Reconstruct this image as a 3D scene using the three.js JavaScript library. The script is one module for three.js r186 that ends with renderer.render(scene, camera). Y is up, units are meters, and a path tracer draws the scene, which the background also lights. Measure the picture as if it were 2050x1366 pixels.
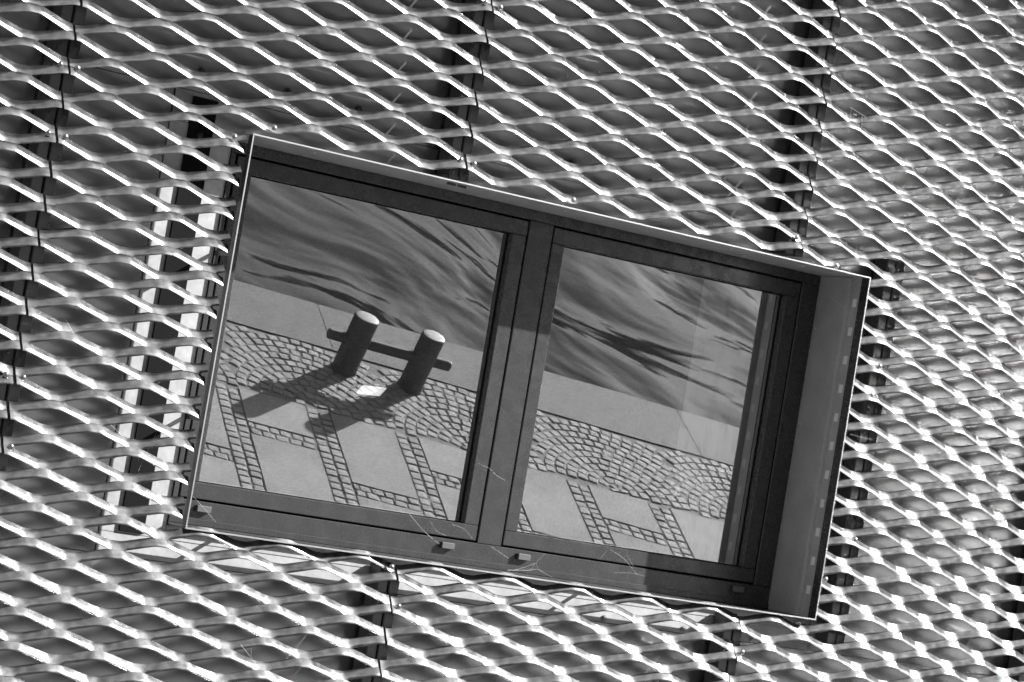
import * as THREE from 'three';
import { mergeGeometries } from 'three/addons/utils/BufferGeometryUtils.js';
import { RectAreaLightUniformsLib } from 'three/addons/lights/RectAreaLightUniformsLib.js';
import { createNoise2D, createNoise3D } from 'simplex-noise';

// ---------------------------------------------------------------- camera, sky, sun, exposure
// facade frame: u along the facade, v up its slope, n out of it; the facade leans out over the quay
const LEAN = 0.50955, CL = Math.cos(LEAN), SL = Math.sin(LEAN), YOFF = 6.76456;
const F = (u, v, n) => new THREE.Vector3(u, YOFF + v * CL - n * SL, v * SL + n * CL);
const BASIS = new THREE.Matrix4().makeBasis(new THREE.Vector3(1, 0, 0), new THREE.Vector3(0, CL, SL), new THREE.Vector3(0, -SL, CL));
const QF = new THREE.Quaternion().setFromRotationMatrix(BASIS);

const scene = new THREE.Scene();
const camera = new THREE.PerspectiveCamera(13.84751, 1024 / 682, 0.1, 600);
camera.position.copy(F(-3.44134, -1.28454, 8.28886));
{
  // camera axes given in the facade frame (right, up, back)
  const A = new THREE.Matrix4().makeBasis(
    new THREE.Vector3(0.82837554, 0.16459605, 0.53544571),
    new THREE.Vector3(-0.16516333, 0.98513092, -0.047309),
    new THREE.Vector3(-0.535271, -0.04924637, 0.84324359));
  camera.quaternion.setFromRotationMatrix(BASIS.clone().multiply(A));
}
const SUN_AZ = 52.3 * Math.PI / 180, SUN_EL = 17.4 * Math.PI / 180;
const sunDir = new THREE.Vector3(Math.sin(SUN_AZ) * Math.cos(SUN_EL), Math.sin(SUN_EL), Math.cos(SUN_AZ) * Math.cos(SUN_EL));
{
  const w = 1024, h = 512, d = new Float32Array(w * h * 4), n3 = createNoise3D(rng(5));
  const p = new THREE.Vector3();
  for (let j = 0; j < h; j++) for (let i = 0; i < w; i++) {
    const el = ((j + 0.5) / h - 0.5) * Math.PI, az = ((i + 0.5) / w - 0.5) * 2 * Math.PI;
    p.set(Math.cos(el) * Math.cos(az), Math.sin(el), Math.cos(el) * Math.sin(az));
    const c = Math.max(-1, Math.min(1, p.dot(sunDir))), ang = Math.acos(c) * 180 / Math.PI;
    const up = Math.max(p.y, 0);
    let s = 0.065 + 0.13 * Math.exp(-up * 4.5);
    s += 1.8 * Math.exp(-ang / 14) + 0.16 * Math.exp(-ang / 38);          // hazy aureole round the sun
    if (p.y > 0) {                                                          // thin high cloud
      const k = 2.2 / (p.y + 0.18), f = n3(p.x * k, 3.1, p.z * k) * 0.6 + n3(p.x * k * 2.7, 8.2, p.z * k * 2.7) * 0.3 + n3(p.x * k * 6, 1.2, p.z * k * 6) * 0.15;
      s *= 1 + 0.55 * Math.max(0, f);
    }
    if (p.y < 0) s = 0.12;
    const o = (j * w + i) * 4; d[o] = d[o + 1] = d[o + 2] = s; d[o + 3] = 1;
  }
  const t = new THREE.DataTexture(d, w, h, THREE.RGBAFormat, THREE.FloatType);
  t.mapping = THREE.EquirectangularReflectionMapping; t.magFilter = t.minFilter = THREE.LinearFilter; t.needsUpdate = true;
  scene.background = t; scene.environment = t;
}
const sun = new THREE.DirectionalLight(0xffffff, 5);
sun.position.copy(sunDir).multiplyScalar(60).add(new THREE.Vector3(4, 3, 6));
sun.target.position.set(4, 3, 6);
sun.castShadow = true; sun.shadow.radius = 1; sun.shadow.mapSize.set(4096, 4096);
Object.assign(sun.shadow.camera, { left: -16, right: 16, top: 16, bottom: -16, near: 1, far: 140 });
scene.add(sun, sun.target);
RectAreaLightUniformsLib.init();
const renderer = new THREE.WebGLRenderer({ antialias: true });
renderer.toneMapping = THREE.LinearToneMapping;
renderer.toneMappingExposure = 3.6;
renderer.shadowMap.enabled = true;

// ---------------------------------------------------------------- helpers
function rng(s) { return () => { s = (s + 0x6D2B79F5) | 0; let t = Math.imul(s ^ s >>> 15, 1 | s); t = t + Math.imul(t ^ t >>> 7, 61 | t) ^ t; return ((t ^ t >>> 14) >>> 0) / 4294967296; }; }
const used = new Map();
function numbered(name) { const k = used.get(name) || 0; used.set(name, k + 1); return k ? name + '_' + String(k).padStart(3, '0') : name; }
function tag(o, label, category, group, kind) {
  if (label) o.userData.label = label; if (category) o.userData.category = category;
  if (group) o.userData.group = group; if (kind) o.userData.kind = kind; return o;
}
// a thing on the facade: a Group whose base lies at facade point (u, v, n); its parts are built in facade coordinates
function fthing(name, [u, v, n], label, category, group) {
  const g = new THREE.Group(); g.name = numbered(name); g.position.copy(F(u, v, n)); g.quaternion.copy(QF);
  g.userData.base = [u, v, n]; scene.add(g); return tag(g, label, category, group);
}
function thing(name, [x, y, z], turn, label, category, group) {
  const g = new THREE.Group(); g.name = numbered(name); g.position.set(x, y, z); g.rotation.y = turn || 0; scene.add(g); return tag(g, label, category, group);
}
function part(name, geometry, material, parent, at) {     // at: facade coordinates of a geometry built round its own origin
  const m = new THREE.Mesh(geometry, material); m.name = name; m.castShadow = m.receiveShadow = true;
  let top = parent; while (top.parent && top.parent !== scene) top = top.parent;
  const b = parent === top ? top.userData.base : null;
  if (b && at) m.position.set(at[0] - b[0], at[1] - b[1], at[2] - b[2]);
  else if (b) m.position.set(-b[0], -b[1], -b[2]);
  else if (at) m.position.set(...at);
  parent.add(m); return m;
}
// bevelled box from (x0,y0,z0) to (x1,y1,z1); uv in metres
function bx(x0, x1, y0, y1, z0, z1, bevel = 0) {
  const sx = x1 - x0, sy = y1 - y0, sz = z1 - z0, b = Math.min(bevel, sx / 2.01, sy / 2.01, sz / 2.01);
  let g;
  if (b > 0) {
    // chamfered box: 6 faces + 12 edge strips + 8 corners, flat shaded
    const P = [], hx = sx / 2, hy = sy / 2, hz = sz / 2;
    const V = (a, i, j, k) => { // vertex of corner (i,j,k) belonging to face axis a
      const q = [i * (hx - b), j * (hy - b), k * (hz - b)]; q[a] = [i * hx, j * hy, k * hz][a]; return q;
    };
    const quad = (a, b2, c, d) => P.push(a, b2, c, a, c, d);
    const face = (a) => { for (const s of [-1, 1]) { const [p1, p2] = [(a + 1) % 3, (a + 2) % 3]; const c = (m, n) => { const e = [0, 0, 0]; e[a] = s; e[p1] = m; e[p2] = n; return V(a, ...e); };
      s > 0 ? quad(c(-1, -1), c(1, -1), c(1, 1), c(-1, 1)) : quad(c(-1, -1), c(-1, 1), c(1, 1), c(1, -1)); } };
    face(0); face(1); face(2);
    for (let a = 0; a < 3; a++) { const [p1, p2] = [(a + 1) % 3, (a + 2) % 3];
      for (const m of [-1, 1]) for (const n of [-1, 1]) { const e0 = [0, 0, 0], e1 = [0, 0, 0]; e0[a] = -1; e1[a] = 1; e0[p1] = e1[p1] = m; e0[p2] = e1[p2] = n;
        const A = V(p1, ...e0), B = V(p1, ...e1), C = V(p2, ...e1), D = V(p2, ...e0); m * n > 0 ? quad(A, D, C, B) : quad(A, B, C, D); } }
    for (const i of [-1, 1]) for (const j of [-1, 1]) for (const k of [-1, 1]) { const A = V(0, i, j, k), B = V(1, i, j, k), C = V(2, i, j, k); i * j * k > 0 ? P.push(A, B, C) : P.push(A, C, B); }
    const pos = new Float32Array(P.length * 3); P.forEach((q, i) => pos.set(q, i * 3));
    g = new THREE.BufferGeometry(); g.setAttribute('position', new THREE.BufferAttribute(pos, 3)); g.computeVertexNormals();
    const uv = new Float32Array(P.length * 2), nn = g.attributes.normal;
    P.forEach((q, i) => { const ax = Math.abs(nn.getX(i)), ay = Math.abs(nn.getY(i)), az = Math.abs(nn.getZ(i));
      const [p, r] = ax >= ay && ax >= az ? [q[2], q[1]] : ay >= az ? [q[0], q[2]] : [q[0], q[1]]; uv[i * 2] = p + x0; uv[i * 2 + 1] = r + y0; });
    g.setAttribute('uv', new THREE.BufferAttribute(uv, 2));
  } else { g = new THREE.BoxGeometry(sx, sy, sz).toNonIndexed(); const uv = g.attributes.uv, pp = g.attributes.position, nn = g.attributes.normal;
    for (let i = 0; i < uv.count; i++) { const ax = Math.abs(nn.getX(i)), ay = Math.abs(nn.getY(i)); ax > .5 ? uv.setXY(i, pp.getZ(i) + z0, pp.getY(i) + y0) : ay > .5 ? uv.setXY(i, pp.getX(i) + x0, pp.getZ(i) + z0) : uv.setXY(i, pp.getX(i) + x0, pp.getY(i) + y0); } }
  return g.translate((x0 + x1) / 2, (y0 + y1) / 2, (z0 + z1) / 2);
}
const merge = (a) => mergeGeometries(a.map((g) => g.index ? g.toNonIndexed() : g));

// ---------------------------------------------------------------- textures and materials
function noiseTexture(size, seed, fn, srgb) {
  const a = new Uint8Array(size * size * 4), n3 = createNoise3D(rng(seed)), r = rng(seed + 7);
  // tileable noise: sampled on a torus-like pair of circles collapsed into 3-D is not exact; blend the borders instead
  const raw = (x, y, f) => n3(x * f, y * f, 0.37);
  const tile = (x, y, f) => { const u = x, v = y; const w = (p, q) => raw(p, q, f);
    const bu = Math.min(1, Math.max(0, (u - 0.85) / 0.15)), bv = Math.min(1, Math.max(0, (v - 0.85) / 0.15));
    const a0 = w(u, v) * (1 - bu) + w(u - 1, v) * bu; if (!bv) return a0; const a1 = w(u, v - 1) * (1 - bu) + w(u - 1, v - 1) * bu; return a0 * (1 - bv) + a1 * bv; };
  for (let j = 0; j < size; j++) for (let i = 0; i < size; i++) {
    const v = Math.max(0, Math.min(1, fn(tile, i / size, j / size, r))) * 255, o = (j * size + i) * 4;
    a[o] = a[o + 1] = a[o + 2] = v; a[o + 3] = 255;
  }
  const t = new THREE.DataTexture(a, size, size); t.wrapS = t.wrapT = THREE.RepeatWrapping; t.magFilter = THREE.LinearFilter; t.minFilter = THREE.LinearMipmapLinearFilter; t.generateMipmaps = true;
  if (srgb) t.colorSpace = THREE.SRGBColorSpace; t.needsUpdate = true; return t;
}
const rep = (t, x, y = x) => { const c = t.clone(); c.repeat.set(x, y); c.needsUpdate = true; return c; };
const grey = (v) => new THREE.Color().setRGB(v, v, v);
const specks = (f1, f2, a1, a2, sp, mid) => (n, x, y, r) => { let v = mid + a1 * n(x, y, f1) + a2 * n(x, y, f2); if (r() < sp) v += 0.25 * r() * (r() < .5 ? -1 : 1); return v; };
const tMetal = noiseTexture(512, 11, specks(6, 46, .13, .09, .02, .82), true);
const tRough = noiseTexture(512, 23, specks(7, 38, .12, .10, .08, .72));
const tStone = noiseTexture(512, 31, specks(5, 60, .06, .08, .35, .82), true);
const tStoneB = noiseTexture(512, 37, specks(14, 90, .15, .2, .3, .5));
const tSoft = noiseTexture(512, 53, (n, x, y) => .8 + .1 * n(x, y, 4) + .05 * n(x, y, 13));
const tSoftC = noiseTexture(512, 59, (n, x, y) => .86 + .05 * n(x, y, 6) + .03 * n(x, y, 21), true);
const tSlab = noiseTexture(1024, 83, (n, x, y, r) => .83 + .06 * n(x, y, 3) + .05 * n(x, y, 11) + .05 * n(x, y, 120) + (r() < .3 ? (r() - .5) * .16 : 0), true);
const tStoneG = noiseTexture(512, 71, specks(5, 70, .09, .12, .5, .8), true);
const tDust = noiseTexture(512, 41, (n, x, y, r) => { const d = .5 + .28 * n(x, y, 5) + .18 * n(x, y, 31); return .78 + .12 * d + (r() < .012 ? .3 * r() : 0); }, true);

const M = {};
const std = (o) => new THREE.MeshStandardMaterial(o), phys = (o) => new THREE.MeshPhysicalMaterial(o);
M.strand = std({ color: grey(0.39), metalness: 0.93, roughness: 0.23, map: rep(tMetal, 4), roughnessMap: rep(tSoft, 5) });
M.post = std({ color: grey(0.08), metalness: 0.3, roughness: 0.45, roughnessMap: rep(tRough, 2) });
M.bracket = std({ color: grey(0.06), metalness: 0.5, roughness: 0.45, map: rep(tMetal, 6) });
M.bolt = std({ color: grey(0.22), metalness: 1, roughness: 0.35 });
M.cap = std({ color: grey(0.14), metalness: 0.3, roughness: 0.4, map: rep(tDust, 2.2) });
M.sheet = std({ color: grey(0.5), metalness: 0.9, roughness: 0.30, map: rep(tSoftC, .7), roughnessMap: rep(tSoft, .6) });
M.flash = std({ color: grey(0.44), metalness: 0.2, roughness: 0.5, map: rep(tSoftC, 2) });
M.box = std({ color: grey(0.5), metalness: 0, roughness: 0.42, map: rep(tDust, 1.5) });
M.edge = std({ color: grey(0.42), metalness: 1, roughness: 0.4 });
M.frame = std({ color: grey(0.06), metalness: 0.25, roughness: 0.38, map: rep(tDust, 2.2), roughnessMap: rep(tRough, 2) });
M.gasket = phys({ color: grey(0.008), roughness: 0.95, specularIntensity: 0.15 });
M.glass = std({ color: grey(0.95), metalness: 1, roughness: 0.0, transparent: true, opacity: 0.42 });   // solar glass with a half-mirror coating
M.inner = std({ color: grey(0.95), metalness: 1, roughness: 0.0, transparent: true, opacity: 0.11 });
M.room = std({ color: grey(0.5), roughness: 0.9, map: rep(tStone, .5) });
M.cloth = std({ color: grey(0.7), roughness: 1 });
M.slab = std({ color: grey(0.40), roughness: 0.9, map: rep(tSlab, .37), bumpMap: rep(tStoneB, 2.5), bumpScale: 0.002 });
M.asphalt = std({ color: grey(0.06), roughness: 0.9, map: rep(tStone, 1.3), bumpMap: rep(tStoneB, 4), bumpScale: 0.003 });
M.coping = std({ color: grey(0.175), roughness: 0.85, map: rep(tStoneG, 1.1), bumpMap: rep(tStoneB, 3), bumpScale: 0.002 });
M.mortar = std({ color: grey(0.28), roughness: 1, map: rep(tStone, 2) });
M.sett = [0.36, 0.45, 0.32, 0.40].map((c) => std({ color: grey(c), roughness: 0.8, map: rep(tStone, 5), bumpMap: rep(tStoneB, 9), bumpScale: 0.0025 }));
M.iron = std({ color: grey(0.13), metalness: 0.2, roughness: 0.5, map: rep(tDust, 2) });
M.irontop = std({ color: grey(0.30), metalness: 0.4, roughness: 0.55, map: rep(tMetal, 3) });
M.water = phys({ color: grey(0.012), roughness: 0.13, ior: 1.33, metalness: 0 });
M.light_spot = std({ color: grey(0.68), roughness: 0.8 });  // pale colour standing in for light spots on the right jamb
M.curtain = std({ color: grey(0.62), roughness: 1, side: THREE.DoubleSide });
M.web = std({ color: grey(0.8), roughness: 0.7 });

// ---------------------------------------------------------------- the quay, paved, and the water
const QA = 11.3 * Math.PI / 180, QO = new THREE.Vector3(8.691, 0, 10.979);
const qd = new THREE.Vector3(Math.cos(QA), 0, -Math.sin(QA)), sd = new THREE.Vector3(Math.sin(QA), 0, Math.cos(QA));
// quay group axes: x along the quay, z towards the water
function quayGroup(name, label) { const g = new THREE.Group(); g.name = name; g.position.copy(QO); g.rotation.y = QA; g.userData.kind = 'structure'; scene.add(g); return g; }
const EDGE = 1.22, COB1 = 0.32, COB0 = -0.91;
const paving = quayGroup('pavement');
part('bedding', bx(-45, 45, -1.6, -0.011, -40, EDGE - 0.02), M.mortar, paving);
{ // coping stones along the water
  for (let k = -6; k <= 6; k++) { const a0 = -0.04 + 3.82 * k; part('coping_stone', bx(a0 + .0008, a0 + 3.8192, -0.45, 0, COB1 + .004, EDGE, .004), M.coping, paving); }
}
const strips = []; for (let k = -24; k <= 24; k++) strips.push(-0.415 + 0.838 * k + (k === 0 ? 0 : 0));
const SW = 0.232, cross = (k) => (((k % 2) + 2) % 2 ? [-1.57, -2.72] : [-2.15, -3.3]);
const setts = [];   // {a,b,len,wid,ang,score}
const r0 = rng(77);
function addSett(a, b, la, lb, ang) { setts.push([a, b, la, lb, ang]); }
// slabs between the sett strips
strips.forEach((s, i) => {
  if (i === strips.length - 1) return;
  const a0 = s + SW / 2 + .0005, a1 = strips[i + 1] - SW / 2 - .0005, cs = cross(i - 24);
  let top = COB0 - 0.006;
  for (const c of [...cs, -9]) { const b1 = top, b0 = c === -9 ? -3.88 : c + .105; part('paving_slab', bx(a0, a1, -0.06, 0.0, b0, b1, .004), M.slab, paving); if (c !== -9) {
    if (a0 > -5 && a0 < 9) { for (let row = 0; row < 2; row++) { let x = a0 + .004 + (row ? .05 : 0); if (row) addSett((a0 + x) / 2, c - .049 + row * .098, x - a0 - .008, .086, 0);
      while (x < a1 - .03) { const l = Math.min(.085 + r0() * .05, a1 - x); addSett(x + l / 2, c - .049 + row * .098, l - .009, .088, (r0() - .5) * .05); x += l; } } }
    top = c - .105; } }
  if (s > -5 && s < 9) for (let row = 0; row < 2; row++) { let b = COB0 - .01 - (row ? .04 : 0); while (b > -3.8) { const l = .082 + r0() * .045; addSett(s + (row - .5) * .113, b - l / 2, .103, l - .009, (r0() - .5) * .05); b -= l; } }
});
part('kerb', bx(-45, 45, -0.2, 0.004, -4.05, -3.89, .01), M.coping, paving);
part('asphalt', bx(-45, 45, -0.2, -0.012, -30, -4.055), M.asphalt, paving);
// arched sett band: rings round fan centres, met along valleys
for (let k = -3; k <= 6; k++) {
  const ac = -0.4 + 1.48 * k, bc = -0.86;
  for (let j = 0; j < 14; j++) {
    const r = .055 + j * .107; const n = Math.max(3, Math.round(Math.PI * r / .112)), off = r0() * .6;
    for (let i = -1; i <= n; i++) {
      const th = (i + off) / n * Math.PI, jr = (r0() - .5) * .012, a = ac + Math.cos(th) * (r + jr), b = bc + Math.sin(th) * (r + jr);
      const l = Math.PI * r / n;
      if (Math.abs(a - ac) > .725 || b > COB1 - .045 || b < COB0 + .035) continue;
      addSett(a, b, .096 + r0() * .006, l - .012, -th);   // radial extent along x after turning
    }
  }
}
{
  // sett shapes: domed, uneven blocks, unit footprint
  const shapes = []; const rs = rng(9);
  for (let v = 0; v < 6; v++) {
    const P = [], N = 1, ring = (s, y, jit) => [[-1, -1], [0, -1.04], [1, -1], [1.04, 0], [1, 1], [0, 1.04], [-1, 1], [-1.04, 0]].map(([x, z]) => [x * .5 * s + (rs() - .5) * jit, y, z * .5 * s + (rs() - .5) * jit]);
    const A = ring(1, -1, 0), B = ring(.97, -.16, .07), C = ring(.78, 0, .05), top = [0, .05, 0];
    for (let i = 0; i < 8; i++) { const k = (i + 1) % 8; P.push(A[i], B[i], B[k], A[i], B[k], A[k], B[i], C[i], C[k], B[i], C[k], B[k], C[i], top, C[k]); }
    const pos = new Float32Array(P.length * 3), uv = new Float32Array(P.length * 2); const u0 = rs() * 5; P.forEach((q, i) => { pos.set(q, i * 3); uv[i * 2] = q[0] * .1 + u0; uv[i * 2 + 1] = q[2] * .1 + q[1] * .05 + u0; });
    const g = new THREE.BufferGeometry(); g.setAttribute('position', new THREE.BufferAttribute(pos, 3)); g.setAttribute('uv', new THREE.BufferAttribute(uv, 2)); g.computeVertexNormals();
    shapes.push(g);
  }
  // those that show largest in the window's mirror come first
  const near = (s) => { const da = s[0] < -1.3 ? -1.3 - s[0] : s[0] > 4 ? s[0] - 4 : 0; return da * 3 + Math.max(0, -2.3 - s[1]) * 3 - s[1] * -.55 + Math.max(0, s[0] - 1.1) * .02; };
  setts.sort((x, y) => near(x) - near(y));
  const rest = [[], [], [], []], mt = new THREE.Matrix4(), e = new THREE.Euler(), q = new THREE.Quaternion();
  setts.forEach((s, i) => {
    const rr = rng(1000 + i * 3), g = shapes[Math.floor(rr() * 6)], mi = Math.floor(rr() * 4);
    e.set((rr() - .5) * .07, s[4], (rr() - .5) * .07); q.setFromEuler(e);
    const y = -.003 + (rr() - .5) * .007;
    if (i < 300) { const m = part('cobblestone', g, M.sett[mi], paving); m.position.set(s[0], y, s[1]); m.quaternion.copy(q); m.scale.set(s[2], .055, s[3]); }
    else { mt.compose(new THREE.Vector3(s[0], y, s[1]), q, new THREE.Vector3(s[2], .055, s[3])); rest[mi].push(g.clone().applyMatrix4(mt)); }
  });
  rest.forEach((list, i) => { const m = part('cobblestones', mergeGeometries(list), M.sett[i], paving); m.userData.kind = 'stuff'; });
}
{ // water: long smooth ripples running slantwise to the quay
  const n2 = createNoise2D(rng(303)), n2b = createNoise2D(rng(304));
  const dir = Math.atan2(-0.95, 1), cd = Math.cos(dir), s_ = Math.sin(dir);
  const H = (a, b) => {
    const wx = a + .55 * n2b(a * .21, b * .21), wz = b + .4 * n2b(a * .25 + 9, b * .25);
    const p = wx * cd + wz * s_, q = -wx * s_ + wz * cd;        // p along the crests, q across
    return .082 * n2(p * .27, q * .40) + .011 * n2(p * .8 + 4, q * 1.5) + .0022 * n2(p * 2.0, q * 3.6 + 3) + .0005 * n2(p * 5, q * 8);
  };
  const axis = (lo, f0, f1, hi, step) => { const A = []; let x = f0; while (x > lo) { A.unshift(x); x -= step + (f0 - x) * .12; } A.unshift(lo); for (x = f0 + step; x <= f1; x += step) A.push(x); while (x < hi) { A.push(x); x += step + (x - f1) * .12; } A.push(hi); return A; };
  const X = axis(-140, -2, 9.5, 160, .035), Z = axis(EDGE - .4, EDGE, 11, 240, .035);
  const pos = new Float32Array(X.length * Z.length * 3), nor = new Float32Array(pos.length), idx = [];
  let o = 0; const e = .004;
  for (const b of Z) for (const a of X) { const h = H(a, b), nx = -(H(a + e, b) - h) / e, nz = -(H(a, b + e) - h) / e, l = Math.hypot(nx, 1, nz); pos.set([a, -1.2 + h, b], o); nor.set([nx / l, 1 / l, nz / l], o); o += 3; }
  const W = X.length; for (let j = 0; j < Z.length - 1; j++) for (let i = 0; i < W - 1; i++) { const k = j * W + i; idx.push(k, k + W, k + 1, k + 1, k + W, k + W + 1); }
  const g = new THREE.BufferGeometry(); g.setAttribute('position', new THREE.BufferAttribute(pos, 3)); g.setAttribute('normal', new THREE.BufferAttribute(nor, 3)); g.setIndex(idx);
  const m = new THREE.Mesh(g, M.water); m.name = 'water'; m.position.copy(QO); m.rotation.y = QA; m.userData.kind = 'structure'; m.receiveShadow = true; scene.add(m);
}
{ // far bank: a long dark warehouse whose image darkens the distant water
  const b = new THREE.Group(); b.name = 'warehouse'; b.position.copy(QO).addScaledVector(sd, 46).addScaledVector(qd, 20); b.position.y = -.4; b.rotation.y = QA; scene.add(b);
  tag(b, 'long dark warehouse on the far bank, mirrored only in the water', 'building');
  const brick = std({ color: grey(0.12), roughness: 0.9, map: rep(tStone, .3) });
  part('wall', bx(-75, 75, 0, 7.6, 0, 14), brick, b);
  const sh = new THREE.Shape([[-.4, 7.6], [14.4, 7.6], [7, 10.4]].map((q) => new THREE.Vector2(-q[0], q[1])));
  part('roof', new THREE.ExtrudeGeometry(sh, { depth: 151, bevelEnabled: false }).rotateY(Math.PI / 2).translate(-75.5, 0, 0), std({ color: grey(0.07), roughness: 0.8 }), b);
  for (let i = 0; i < 24; i++) for (let j = 0; j < 2; j++) part('window', bx(-71 + i * 6.1, -68.8 + i * 6.1, 1.2 + j * 3.4, 3.3 + j * 3.4, -.06, .02), M.gasket, b);
  const q = new THREE.Mesh(bx(-90, 90, -2.5, -.4, -4, 60), M.coping); q.name = 'far_quay'; q.position.copy(QO).addScaledVector(sd, 46).addScaledVector(qd, 20); q.rotation.y = QA; q.userData.kind = 'structure'; scene.add(q);
}
// ground sheet behind and around
{ const g = new THREE.PlaneGeometry(400, 200).rotateX(-Math.PI / 2).translate(0, -0.2, -139); const m = new THREE.Mesh(g, M.slab); m.name = 'ground'; m.userData.kind = 'structure'; m.position.set(0, 0, 0); scene.add(m); }

// mooring bollard: two posts joined by a horizontal bar
{
  const R = 0.114, Hh = 0.547, t = thing('mooring_bollard', [8.691 + .323, 0, 10.979 - .054], 9.4 * Math.PI / 180, 'dark iron double mooring bollard with crossbar on the cobbled quay, mirrored in the window', 'bollard');
  const prof = [[0, .06], [R + .02, .06], [R + .02, .004], [R + .006, .012], [R, .03], [R, Hh - .012], [R - .004, Hh - .004], [R - .012, Hh]].slice(3);
  for (const s of [-1, 1]) {
    const post = part('post', new THREE.LatheGeometry([new THREE.Vector2(R + .012, -.02), ...prof.map((q) => new THREE.Vector2(...q))], 48), M.iron, t, [s * .327, 0, 0]);
    const cap = part('cap', new THREE.LatheGeometry([new THREE.Vector2(R - .012, -.002), new THREE.Vector2(R - .014, .004), new THREE.Vector2(R * .5, .007), new THREE.Vector2(0.0001, .008)], 48), M.irontop, post); cap.position.set(0, Hh, 0);
  }
  const B = .049, L0 = -.602, L1 = .602;
  const bar = new THREE.LatheGeometry([[0.0001, L0], [B - .012, L0], [B - .003, L0 + .004], [B, L0 + .014], [B, L1 - .014], [B - .003, L1 - .004], [B - .012, L1], [0.0001, L1]].map((q) => new THREE.Vector2(...q)), 32).rotateZ(-Math.PI / 2);
  part('crossbar', bar, M.iron, t, [0.0, .30, 0]);
}

// ---------------------------------------------------------------- the leaning facade behind the mesh
const screwG = merge([new THREE.SphereGeometry(.009, 12, 6, 0, Math.PI * 2, 0, Math.PI / 2).rotateX(Math.PI / 2).scale(1, 1, .7), new THREE.CylinderGeometry(.012, .012, .003, 14).rotateX(Math.PI / 2)]);
const S = 0.15, RHO = 0.36806, WALL = -0.125;
const WU0 = 0.682, WU1 = 3.352, WV0 = -1.612, WV1 = -0.298, FRONT = 0.02, FR = -0.27;
const FL = { u0: 0.445, u1: 3.60, v0: -1.735, v1: -0.19 };      // outline of the flashing round the window
{
  const wall = fthing('facade_wall', [3, -7.6, WALL], 'dark glossy metal cladding of the leaning facade behind the expanded mesh', 'wall');
  const n2 = createNoise2D(rng(61));
  const panel = (u0, u1, v0, v1, seed) => {
    const nu = Math.max(2, Math.ceil((u1 - u0) / .09)), nv = Math.max(2, Math.min(60, Math.ceil((v1 - v0) / .09)));
    const g = new THREE.PlaneGeometry(u1 - u0, v1 - v0, nu, nv).translate((u0 + u1) / 2, (v0 + v1) / 2, 0), p = g.attributes.position, uv = g.attributes.uv;
    for (let i = 0; i < p.count; i++) { const x = p.getX(i), y = p.getY(i); p.setZ(i, WALL + .0012 * n2(x * 1.6 + seed * 7, y * .8) + .0004 * n2(x * 5, y * 4 + seed)); uv.setXY(i, x, y); }
    g.computeVertexNormals();
    part('cladding_panel', g, M.sheet, wall);
  };
  const J = .006;
  for (let k = -3; k < 7; k++) {
    const a = k * 1.5 + .012 + J, b = (k + 1) * 1.5 + .012 - J;
    if (b < FL.u0 || a > FL.u1) { panel(a, b, -7.6, -4.5 - J, k); panel(a, b, -4.5 + J, 4.0, k + 30); continue; }
    panel(a, b, -7.6, -4.5 - J, k); panel(a, b, -4.5 + J, FL.v0 - .003, k + 30); panel(a, b, FL.v1 + .003, 4.0, k + 60);
    if (a < FL.u0) panel(a, FL.u0 - .003, FL.v0, FL.v1, k + 90);
    if (b > FL.u1) panel(FL.u1 + .003, b, FL.v0, FL.v1, k + 120);
  }
  for (const [u, v] of [[.526, -.117], [.852, -.116], [1.132, -.117], [1.447, -.15], [1.724, -.143], [2.021, -.122], [2.377, -.124], [2.72, -.12]]) part('screw', screwG, M.bracket, wall, [u, v, WALL + .002]);
  // backing behind the joints, with the window's hole
  for (const [u0, u1, v0, v1] of [[-4.5, WU0, -7.6, 4.0], [WU1, 10.5, -7.6, 4.0], [WU0, WU1, -7.6, WV0], [WU0, WU1, WV1, 4.0]]) part('backing', bx(u0, u1, v0, v1, WALL - .09, WALL - .012), M.post, wall);
}
{ // pale metal flashing round the window; the sun reaches it through the slots left in the box
  const f = fthing('flashing', [FL.u0, FL.v0, WALL], 'pale metal flashing sheets round the window behind the mesh, partly sunlit', 'flashing');
  part('side_sheet', bx(FL.u0, WU0 - .002, -1.66, WV1 + .001, WALL - .002, WALL + .005), M.flash, f);
  part('bottom_sheet', bx(FL.u0, FL.u1, FL.v0, -1.662, WALL - .002, WALL + .005), M.flash, f);
  part('bottom_trim', bx(WU0 - .001, FL.u1, -1.661, WV0 - .002, WALL - .002, WALL + .007), M.flash, f);
  part('top_trim', bx(FL.u0, FL.u1, WV1 + .002, FL.v1, WALL - .002, WALL + .006), M.sheet, f);
  for (const u of [2.483, 2.845, 3.171, 3.457]) part('screw', screwG, M.bolt, f, [u, -1.722, WALL + .007]);
  part('right_sheet', bx(WU1 + .002, FL.u1, -1.66, WV1 + .001, WALL - .002, WALL + .005), M.flash, f);
}
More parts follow.
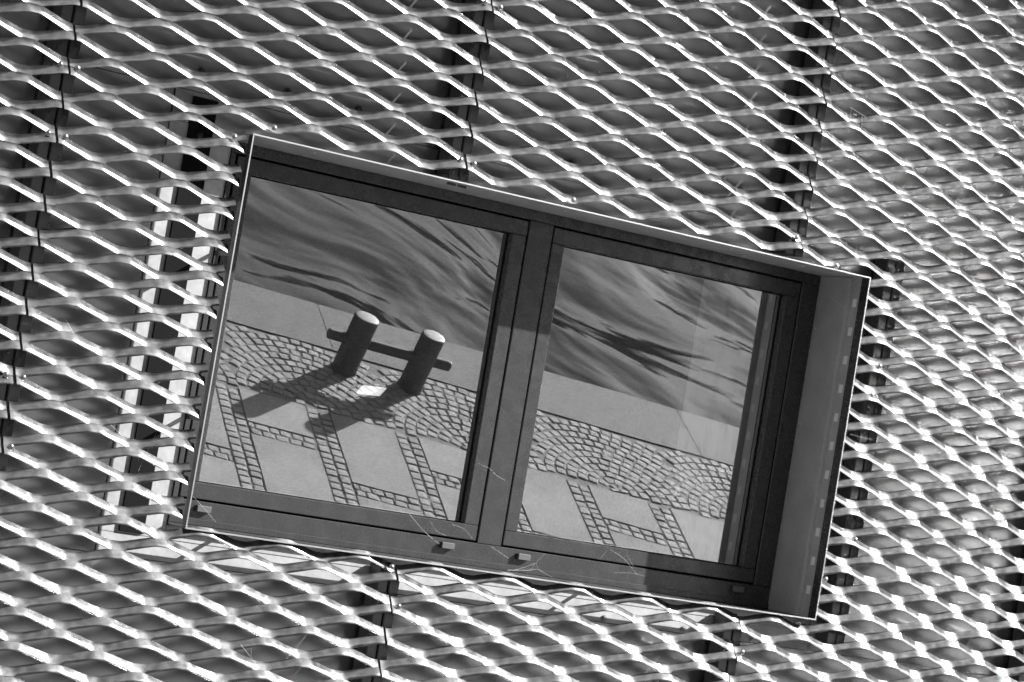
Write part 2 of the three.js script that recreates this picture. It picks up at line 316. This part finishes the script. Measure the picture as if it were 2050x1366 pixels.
// ---------------------------------------------------------------- carrier posts behind the mesh seams
const hex = new THREE.CylinderGeometry(.0065, .0065, .006, 6).rotateX(Math.PI / 2), head = new THREE.SphereGeometry(.0075, 10, 6, 0, Math.PI * 2, 0, Math.PI / 2).rotateX(Math.PI / 2).scale(1, 1, .55);
const boltG = merge([head, new THREE.CylinderGeometry(.0105, .0105, .002, 12).rotateX(Math.PI / 2)]);
function post(u, spans, label, nodes, w = .043) {
  const p = fthing('support_post', [u, spans[0][0], WALL], label, 'post', 'vertical posts behind the mesh');
  for (const [v0, v1] of spans) part('post_body', merge([bx(u - w, u - .004, v0, v1, -.112, -.036, .003), bx(u + .004, u + w, v0, v1, -.112, -.036, .003), bx(u - .006, u + .006, v0, v1, -.112, -.06)]), M.post, p);
  for (const v of nodes) for (const s of [-1, 1]) { const br = part('bracket', bx(-.018, .018, -.035, .035, -.002, .003, .001), M.bracket, p, [u + s * .022, v, -.033]);
    const b = part('bolt', boltG, M.bracket, br); b.position.set(s * .004, .012, .004); }
  return p;
}
const rowV = (r) => -RHO * S * r;
post(0.012, [[-3.2, 2.2]], 'black vertical post behind the leftmost mesh seam', [-6, -2, 2, 6, 20, 24, 34, 38].map((r) => rowV(r + 1)));
post(1.512, [[-3.2, -1.64], [-.275, 2.2]], 'black vertical post behind the mesh seam above and below the window middle', [-12, -4, 4, 31, 37].map((r) => rowV(r + 1)));
post(3.016, [[-3.2, -1.64], [-.275, 2.2]], 'black vertical post behind the mesh seam near the window top right corner', [-16, -7, -1, 3, 31, 37].map((r) => rowV(r + 1)));
post(4.52, [[-3.2, 2.2]], 'black vertical post behind the mesh at the far right edge', [0, 8, 16]);
{ // added black strip on the flashing; its colour stands in for a shaded recess
  const p = fthing('shade_strip', [.556, -1.66, WALL], 'added flat black strip just left of the window, standing in for a shaded recess', 'bar');
  const body = part('shade_strip_body', bx(.511, .602, -1.655, -.205, WALL + .0055, WALL + .013, .002), M.gasket, p);
  for (const v of [-.33, -.7, -1.15, -1.58]) part('bolt', boltG, M.bracket, p, [.556, v, WALL + .0145]);
}
post(3.512, [[-1.70, -.205]], 'black post just right of the window box', [-.27, -.8, -1.25, -1.62], .043);

// ---------------------------------------------------------------- expanded metal mesh
const SWID = 0.0345, STH = 0.0055, ALPHA = -35 * Math.PI / 180, ROLL = .42, TWIST = 3 * Math.PI / 180;
const wob = createNoise2D(rng(907));
function strandGeometry(k, c0, c1, dv, seed) {
  const r = rng(seed * 131 + k * 17 + 5), al = ALPHA + (r() - .5) * .07, w = SWID * (1 + (r() - .5) * .05), jn = (r() - .5) * .0012, jv = (r() - .5) * .001;
  const ey = Math.cos(al), ez = Math.sin(al), kf = .07, ramp = .2;
  const blend = (t) => { let x = (t - kf) / (1 - 2 * kf); if (x <= 0) return 0; if (x >= 1) return 1; const vm = 1 / (1 - ramp); if (x < ramp) return vm * x * x / (2 * ramp); if (x > 1 - ramp) { const q = 1 - x; return 1 - vm * q * q / (2 * ramp); } return vm * (x - ramp / 2); };
  const isUp = (c) => ((c + k) % 2 + 2) % 2 === 0;
  const key = (c) => { const upper = ((c + k) % 2 + 2) % 2 === 0, v = -RHO * S * (upper ? k : k + 1), s = (upper ? -1 : 1) * w * .46; return [c * S, v + s * ey, s * ez]; };
  const at = (x) => { const i = Math.floor(x + 1e-9), t = x - i, A = key(i), B = key(i + 1), s = blend(t); const wx = x * .31 + seed * 9, wy = k * .17; return new THREE.Vector3((i + t) * S + .010, A[1] + (B[1] - A[1]) * s + dv + jv + .0009 * wob(wx * 2.1, wy * 2.3 + 40), A[2] + (B[2] - A[2]) * s + jn + .0035 * wob(wx, wy) + .0008 * wob(wx * 4, wy * 5)); };
  // cross-section: a flat ribbon whose lower sheared edge is rolled over, except where it stays joined at the lower knuckle
  const hw = w / 2, h = STH / 2, section = (c) => {
    const i = Math.floor(c + 1e-9), t = c - i, dl = isUp(i) ? 1 - t : t;            // columns to the lower knuckle
    const q = Math.min(1, Math.max(0, (dl - .03) / .26)), roll = ROLL * q * q * (3 - 2 * q), fr = .34 + .30 * (1 - dl), x0 = -hw + fr * w, prof = [];
    for (let j = 0; j <= 8; j++) { const f = j / 8, x = j <= 5 ? -hw + (x0 + hw) * j / 5 : x0 + (hw - x0) * (j - 5) / 3, d = Math.max(0, x0 - x), sl = roll * d / (fr * w), cr = .035 * x / hw;
      prof.push([x, h - sl * d / 2 - .0175 * x * x / hw, -sl + cr, 1]); }
    const yl = prof[0][1], yh = prof[8][1];
    prof.push([hw, yh, 1, 0], [hw, -h + .0008, 1, -.1], [hw - .0012, -h, .3, -1], [-hw + .0012, -h, -.3, -1], [-hw, -h + .0008, -1, -.1], [-hw, yl, -1, 0]);
    return prof;
  };
  const prof = section(c0);
  const n = prof.length, steps = [];
  const per = 12; let x = c0; steps.push(c0); for (let q = Math.ceil(c0 * per + 1e-6); q / per < c1 - 1e-6; q++) if (q / per > c0 + 1e-4) steps.push(q / per); steps.push(c1);
  const pos = [], nor = [], uv = [], idx = [], up = new THREE.Vector3(0, ey, ez), T = new THREE.Vector3(), E = new THREE.Vector3(), N = new THREE.Vector3(); let len = r() * 3;
  steps.forEach((c, si) => {
    const d = .004, P = at(c); T.copy(at(c + d)).sub(at(c - d)).normalize();
    { const i = Math.floor(c + 1e-9), t = c - i, q = al + TWIST * ((isUp(i) ? -1 : 1) * (1 - 2 * t)); up.set(0, Math.cos(q), Math.sin(q)); }
    E.copy(up).addScaledVector(T, -up.dot(T)).normalize(); N.crossVectors(T, E); if (N.z < 0) N.negate();
    if (si) len += (c - steps[si - 1]) * S;
    section(c).forEach(([a, b, na, nb], j) => { pos.push(P.x + E.x * a + N.x * b, P.y + E.y * a + N.y * b, P.z + E.z * a + N.z * b); const l = Math.hypot(na, nb) || 1; nor.push((E.x * na + N.x * nb) / l, (E.y * na + N.y * nb) / l, (E.z * na + N.z * nb) / l); uv.push(len, j * .006 + k * .07); });
    if (si) for (let j = 0; j < n; j++) { const a = (si - 1) * n + j, b = (si - 1) * n + (j + 1) % n, c2 = a + n, d2 = b + n; idx.push(a, c2, b, b, c2, d2); }
  });
  for (const end of [0, steps.length - 1]) { // end caps
    const base = pos.length / 3, P = at(steps[end]); const sgn = end ? 1 : -1; prof.forEach((q, j) => { const o = (end * n + j) * 3; pos.push(pos[o], pos[o + 1], pos[o + 2]); nor.push(sgn, 0, 0); uv.push(0, 0); });
    for (let j = 1; j < n - 1; j++) end ? idx.push(base, base + j, base + j + 1) : idx.push(base, base + j + 1, base + j);
  }
  const g = new THREE.BufferGeometry(); g.setAttribute('position', new THREE.Float32BufferAttribute(pos, 3)); g.setAttribute('normal', new THREE.Float32BufferAttribute(nor, 3)); g.setAttribute('uv', new THREE.Float32BufferAttribute(uv, 2)); g.setIndex(idx);
  return g;
}
const GAP = 0.032;   // in columns: half the seam
function meshPanel(ca, rows, rng_, dv, label, bolts, base) {
  const t = fthing('expanded_metal_panel', base, label, 'mesh panel', 'expanded metal panels of the facade');
  for (let k = rows[0]; k < rows[1]; k++) for (const [a, b] of rng_(k)) part('strand', strandGeometry(k, a, b, dv, ca), M.strand, t);
  for (const [c, rr] of bolts) part('bolt', boltG, M.bolt, t, [c * S + .01, rowV(rr) + dv, .009]);
  return t;
}
const inWin = (k) => k >= 5 && k < 29;
const LCUT = (WU0 - .012 - .01) / S, RCUT = (WU1 + .004 - .01) / S;
const seamBolts = (c, list) => list.flatMap((r) => [[c, r]]);
meshPanel(-1, [-12, 50], () => [[-10 + GAP, -GAP]], 0, 'expanded metal mesh panel cut off by the left edge of the picture', seamBolts(-.2, [4, 8, 22, 26]), [-1.5, rowV(50), 0]);
meshPanel(0, [-18, 50], (k) => [[GAP, inWin(k) ? LCUT : 10 - GAP]], 0, 'expanded metal mesh panel wrapping the left half of the window', [...seamBolts(.19, [4, 8, 22, 26]), [9.8, -6], [9.85, 4], [9.84, 29.7], [5.0, 4.75], [4.08, 5.8]], [.1, rowV(50), 0]);
meshPanel(1, [-20, 50], (k) => inWin(k) ? [] : [[10 + GAP, 20 - GAP]], -RHO * S * .06, 'expanded metal mesh panel above and below the middle of the window', [[10.22, -6], [10.22, 4], [13.08, 4.8], [10.2, 32], [19.8, 3.8]], [1.6, rowV(50), 0]);
meshPanel(2, [-26, 48], (k) => inWin(k) ? [[RCUT, 30 - GAP]] : [[20 + GAP, 30 - GAP]], -RHO * S * .22, 'expanded metal mesh panel right of the window', [[21.2, 4.9], [23.1, 11], [23.0, 13.1], [27.2, 11.3], [23.2, 23.1], [22.45, 26.1], [20.2, 31.8]], [3.4, rowV(48), 0]);
meshPanel(3, [-26, 48], () => [[30 + GAP, 40 - GAP]], -RHO * S * .3, 'expanded metal mesh panel beyond the right edge of the picture', [], [4.6, rowV(48), 0]);

// ---------------------------------------------------------------- the window in its projecting metal box
const win = fthing('window', [(WU0 + WU1) / 2, WV0, FR], 'two-light dark metal window in a projecting metal box, mirroring the quay', 'window');
const TH = .004, IN = WU0 + TH, IN1 = WU1 - TH, BB = WV0 + TH, TT = WV1 - TH, BK = FR - .02;
{
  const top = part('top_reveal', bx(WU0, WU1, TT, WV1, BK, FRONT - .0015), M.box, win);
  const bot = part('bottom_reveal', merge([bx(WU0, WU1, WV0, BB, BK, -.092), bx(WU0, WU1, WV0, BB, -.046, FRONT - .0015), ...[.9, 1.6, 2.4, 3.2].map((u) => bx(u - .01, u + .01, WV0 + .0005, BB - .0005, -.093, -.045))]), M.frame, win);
  const left = part('left_reveal', merge([bx(WU0, IN, BB, TT, BK, -.112), bx(WU0, IN, BB, TT, -.008, FRONT - .0015), ...[-.7, -1.25].map((v) => bx(WU0 + .0005, IN - .0005, v - .008, v + .008, -.113, -.007))]), M.frame, win);  // dark colour stands in for the shade on this side of the box
  part('front_edge', bx(WU0 - .0005, WU1 + .0005, TT - .0005, WV1 + .0005, FRONT - .0014, FRONT + .0005, .0004), M.edge, win);
  part('front_edge', bx(WU0 - .0005, WU1 + .0005, WV0 - .0005, BB + .0005, FRONT - .0014, FRONT + .0005, .0004), M.edge, win);
  part('front_edge', bx(WU0 - .0005, IN + .0005, BB + .0006, TT - .0006, FRONT - .0014, FRONT + .0005, .0004), M.edge, win);
  part('front_edge', bx(IN1 - .0005, WU1 + .0005, BB + .0006, TT - .0006, FRONT - .0014, FRONT + .0005, .0004), M.edge, win);
  // right jamb: sheet with a dark front return and a row of thin pale plates imitating soft light spots
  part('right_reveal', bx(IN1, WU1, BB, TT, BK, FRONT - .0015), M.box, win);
  part('front_return', bx(IN1 - .0025, IN1 - .0003, BB + .001, TT - .001, -.022, FRONT - .003), M.frame, win);
  for (let v = -.40; v > BB + .06; v -= 2 * RHO * S) part('light_spot', bx(IN1 - .0015, IN1 - .0002, v - .016, v + .016, -.058, -.036, .0004), M.light_spot, win);
  { const lp = new THREE.Shape([[0, FR], [-.004, FR], [-.007, FR + .022], [-.017, -.078], [-.016, -.074], [0, -.074]].map((q) => new THREE.Vector2(IN1 - .0005 + q[0], -q[1])));
    part('jamb_lining', new THREE.ExtrudeGeometry(lp, { depth: TT - BB - .004, bevelEnabled: false }).rotateX(-Math.PI / 2).translate(0, BB + .002, 0), M.box, win); }
  const screw = merge([new THREE.SphereGeometry(.0075, 12, 6, 0, Math.PI * 2, 0, Math.PI / 2).scale(1, .5, 1), new THREE.CylinderGeometry(.0095, .0095, .0015, 14)]);
  const up = screw.clone().rotateX(Math.PI), sideG = screw.clone().rotateZ(Math.PI / 2);
  for (const u of [.968, 1.256, 1.573, 2.002, 2.385, 2.753, 3.10]) part('rivet', up, M.box, win, [u, TT - .0008, -.085]);
  for (const vv of [-.508, -.881, -1.257, -1.526]) part('screw', sideG, M.box, win, [IN1 - .0058, vv, -.250]);
  for (const [u, vv] of [[2.9, -.30]]) part('rivet', up, M.box, win, [u, TT - .0008, -.19]);

  // outer frame
  const D = FR - .075, bv = .0025;
  const G = .0065;                                     // shadow gap round the sashes
  const f1 = { l: .785, r: 3.256, t: -.347, b: -1.518 }, mu = [1.9875, 2.0905];
  part('frame_sill', bx(IN, IN1, BB, f1.b - G, D, FR, bv), M.frame, win);
  part('sill_lip', bx(IN + .001, IN1 - .001, BB + .0005, BB + .022, FR - .001, FR + .006, .0015), M.frame, win);
  part('frame_head', bx(IN, IN1, f1.t + G, TT, D, FR, bv), M.frame, win);
  part('frame_stile', bx(IN, f1.l - G, f1.b - G + .0005, f1.t + G - .0005, D, FR - .0006, bv), M.frame, win);
  part('frame_stile', bx(f1.r + G, IN1, f1.b - G + .0005, f1.t + G - .0005, D, FR - .0006, bv), M.frame, win);
  part('mullion', bx(mu[0], mu[1], f1.b - G + .0005, f1.t + G - .0005, D, FR - .0003, bv), M.frame, win);
  // sashes with glazing
  const sash = (o, i, name) => {
    const [l, r, b, t] = o, [il, ir, ib, it] = i, z1 = FR - .0012, z0 = FR - .07;
    const s = part(name, merge([bx(l, r, b, ib, z0, z1, bv), bx(l, r, it, t, z0, z1, bv), bx(l, il, ib, it, z0, z1 - .0004, bv), bx(ir, r, ib, it, z0, z1 - .0004, bv)]), M.frame, win);
    part('glazing_gasket', merge([bx(il, ir, ib, ib + .004, FR - .052, FR - .033), bx(il, ir, it - .004, it, FR - .052, FR - .033), bx(il, il + .004, ib + .004, it - .004, FR - .052, FR - .033), bx(ir - .004, ir, ib + .004, it - .004, FR - .052, FR - .033)]), M.gasket, s);
    const pane = (z, m, nm) => { const nu = 28, g = new THREE.PlaneGeometry(ir - il + .004, it - ib + .004, nu, nu).translate((il + ir) / 2, (ib + it) / 2, z), nn = g.attributes.normal, pp = g.attributes.position;
      for (let q = 0; q < pp.count; q++) { const x = pp.getX(q), y = pp.getY(q), gx = .00022 * wob(x * 1.7 + z * 900, y * 1.7), gy = .00022 * wob(x * 1.7, y * 1.7 + z * 500 + 7); nn.setXYZ(q, gx, gy, 1); } return part(nm, g, m, s); };
    pane(FR - .036, M.glass, 'glass_pane'); pane(FR - .0535, M.inner, 'inner_pane');
    part('spacer_bar', merge([bx(il, ir, ib, ib + .006, FR - .0525, FR - .037), bx(il, ir, it - .006, it, FR - .0525, FR - .037), bx(il, il + .006, ib + .006, it - .006, FR - .0525, FR - .037), bx(ir - .006, ir, ib + .006, it - .006, FR - .0525, FR - .037)]), M.edge, s);
    return s;
  };
  sash([f1.l, mu[0] - G, f1.b, f1.t], [.848, 1.921, -1.462, -.402], 'sash');
  sash([mu[1] + G, f1.r, f1.b, f1.t], [2.151, 3.194, -1.464, -.404], 'sash');
  part('gap_backing', merge([bx(f1.l - G, f1.r + G, f1.b - G, f1.b + .01, D, D + .004), bx(mu[0] - .02, mu[0] + .005, f1.b, f1.t, D - .002, D + .003), bx(mu[1] - .005, mu[1] + .02, f1.b, f1.t, D - .002, D + .003), bx(f1.l - G, f1.r + G, f1.t - .01, f1.t + G, D, D + .004)]), M.gasket, win);
  for (const [u, v] of [[3.33, -1.64]]) { const br = part('corner_bracket', bx(-.042, .042, -.024, .022, -.002, .003, .001), M.bracket, win, [u, v, -.03]); for (const q of [-.02, .022]) { const b = part('bolt', boltG, M.bolt, br); b.position.set(q, 0, .004); } }
  // drain covers
  for (const u of [.877, 1.860, 2.189, 3.18]) part('drain_cap', bx(-.027, .027, -.0125, .0105, 0, .016, .002), M.cap, win, [u, -1.548, FR]);
}

// ---------------------------------------------------------------- the room behind the glass
{
  const y0 = 4.6, y1 = 7.6, zb = -6.5, x0 = -.6, x1 = 4.6;
  const zf = (y, n) => ((y - YOFF + n * SL) / CL) * SL + n * CL;           // z of the plane n = const at height y
  const N0 = FR - .10, room = thing('room', [2, y0, -3.5], 0, 'dim bare room seen faintly through the window glass', 'room');
  const add = (name, g, m) => { const k = part(name, g, m, room); k.position.set(-2, -y0, 3.5); return k; };
  const shp = new THREE.Shape([[zb, y0], [zf(y0, N0), y0], [zf(y1, N0), y1], [zb, y1]].map((q) => new THREE.Vector2(-q[0], q[1])));
  for (const x of [x0, x1]) add('side_wall', new THREE.ExtrudeGeometry(shp, { depth: .1, bevelEnabled: false }).rotateY(Math.PI / 2).translate(x === x0 ? x - .1 : x, 0, 0), M.room);
  add('floor', bx(x0, x1, y0 - .1, y0, zb, zf(y0, N0) - .0), M.room);
  add('ceiling', bx(x0, x1, y1, y1 + .1, zb, zf(y1, N0)), M.room);
  add('back_wall', bx(x0, x1, y0, y1, zb - .1, zb), M.room);
  const lamp = thing('ceiling_light', [3.244, 7.59, -3.449], 0, 'small bright ceiling light glowing behind the left window pane', 'ceiling light');
  const lg = bx(-.062, .062, -.012, .0, -.04, .04, .004).rotateY(-.12);
  part('housing', bx(-.068, .068, -.004, .01, -.046, .046, .002).rotateY(-.12), M.edge, lamp);
  part('lamp_tube', lg, std({ color: grey(.8), emissive: grey(1), emissiveIntensity: .32 }), lamp);
  const ra = new THREE.RectAreaLight(0xffffff, 1.2, .12, .08); ra.position.set(3.244, 7.57, -3.449); ra.rotation.x = -Math.PI / 2; scene.add(ra);
}
{ // inner lining of the facade closing the room round the window
  const l = fthing('wall_lining', [2, -2.9, FR - .1], 'pale inner wall lining round the window opening', 'wall lining');
  for (const [u0, u1, v0, v1] of [[-.8, WU0, -2.9, 1.3], [WU1, 4.8, -2.9, 1.3], [WU0, WU1, -2.9, WV0], [WU0, WU1, WV1, 1.3]]) part('lining_board', bx(u0, u1, v0, v1, FR - .12, WALL - .1), M.room, l);
}

{ // pale curtain inside, right of the right-hand pane
  const c = fthing('curtain', [3.3, -1.75, FR - .24], 'pale curtain hanging inside behind the right edge of the right pane', 'curtain');
  const P = [], n = 60; for (let i = 0; i <= n; i++) { const u = 2.968 + i / n * .75; P.push(new THREE.Vector2(u, .012 * Math.sin(i * .9) + .006 * Math.sin(i * 2.3))); }
  const g = new THREE.PlaneGeometry(1, 1, n, 1), p = g.attributes.position; for (let j = 0; j < 2; j++) for (let i = 0; i <= n; i++) p.setXYZ(j * (n + 1) + i, P[i].x, j ? -1.75 : -.2, FR - .24 + P[i].y); g.computeVertexNormals();
  part('cloth', g, M.curtain, c);
}
function cobweb(label, base, lines, r = .00016) {
  const t = fthing('cobweb', base, label, 'cobweb', 'cobwebs on the facade');
  lines.forEach((l, i) => { const rr = rng(i * 7 + lines.length), pts = l.map((q, k) => new THREE.Vector3(q[0], q[1], q[2])); const cv = new THREE.CatmullRomCurve3(pts);
    part('thread', new THREE.TubeGeometry(cv, 8, r * (.7 + .7 * rr()), 4), M.web, t); });
}
const Z1 = FR + .008;
cobweb('white cobweb stretched over the sill right of the mullion foot', [2.23, -1.592, Z1], [[[2.129, -1.606, Z1], [2.18, -1.598, Z1], [2.228, -1.592, Z1]], [[2.13, -1.603, Z1], [2.228, -1.593, Z1]], [[2.228, -1.592, Z1], [2.245, -1.564, Z1], [2.281, -1.523, Z1]], [[2.247, -1.564, Z1], [2.262, -1.584, Z1], [2.327, -1.606, Z1]], [[2.228, -1.592, Z1], [2.262, -1.584, Z1]], [[2.16, -1.60, Z1], [2.2, -1.585, Z1], [2.245, -1.564, Z1]]]);
cobweb('single cobweb thread across the mullion', [2.02, -1.27, Z1], [[[1.982, -1.252, Z1], [2.02, -1.274, Z1], [2.057, -1.285, Z1]], [[1.93, -1.24, Z1], [1.982, -1.252, Z1]]]);
cobweb('cobweb threads at the lower right corner of the left pane', [1.87, -1.49, Z1], [[[1.683, -1.459, Z1], [1.756, -1.512, Z1], [1.826, -1.548, Z1]], [[1.864, -1.471, Z1], [1.92, -1.482, Z1], [1.957, -1.509, Z1]], [[1.77, -1.47, Z1], [1.80, -1.50, Z1], [1.85, -1.515, Z1]], [[2.045, -1.529, Z1], [2.125, -1.561, Z1]]]);
cobweb('cobweb threads on the sill below the right pane', [2.65, -1.5, Z1], [[[2.563, -1.472, Z1], [2.633, -1.501, Z1], [2.701, -1.549, Z1]], [[2.641, -1.481, Z1], [2.68, -1.523, Z1]], [[2.60, -1.556, Z1], [2.68, -1.548, Z1], [2.74, -1.552, Z1]], [[2.55, -1.478, Z1], [2.52, -1.52, Z1]]]);
cobweb('cobweb thread over the leftmost drain cover', [.9, -1.56, Z1], [[[.83, -1.512, Z1], [.877, -1.548, FR + .0175], [.93, -1.585, Z1]]]);
cobweb('bright cobweb thread near the top right corner of the box', [3.3, -.43, -.03], [[[3.343, -.468, -.005], [3.30, -.435, -.03], [3.24, -.39, -.08]]]);
cobweb('cobweb in the mesh beside the upper right seam', [3.18, .27, .004], [[[3.133, .314, .008], [3.223, .295, 0]], [[3.124, .235, .006], [3.17, .25, -.01], [3.221, .246, .0]], [[3.14, .31, .005], [3.15, .24, .005]], [[3.20, .30, .0], [3.21, .245, .0]], [[3.15, .27, -.005], [3.20, .275, -.005]]]);
cobweb('cobweb in the mesh just right of the window box', [3.45, -.9, -.02], [[[3.384, -.898, .01], [3.497, -.901, 0]], [[3.487, -.67, .0], [3.45, -.80, -.03], [3.47, -.90, .0]], [[3.47, -.9, .0], [3.42, -.97, -.03], [3.468, -1.059, 0]], [[3.40, -.95, -.02], [3.50, -.86, -.02]], [[3.41, -.86, -.02], [3.49, -.96, -.02]]]);
cobweb('cobweb threads in the mesh left of the window', [.45, -1.36, .0], [[[.364, -1.317, .005], [.46, -1.37, -.02], [.562, -1.418, .003]], [[.148, -1.012, .005], [.213, -1.081, .0]], [[.42, -1.28, .0], [.50, -1.42, -.03]], [[.55, -1.30, -.03], [.49, -1.45, .0]]]);
cobweb('cobweb threads in the mesh below the left pane', [.99, -1.99, .0], [[[.962, -1.965, .008], [1.018, -2.009, .0]], [[1.0, -1.96, .006], [1.012, -2.0, .0]]]);

renderer.render(scene, camera);
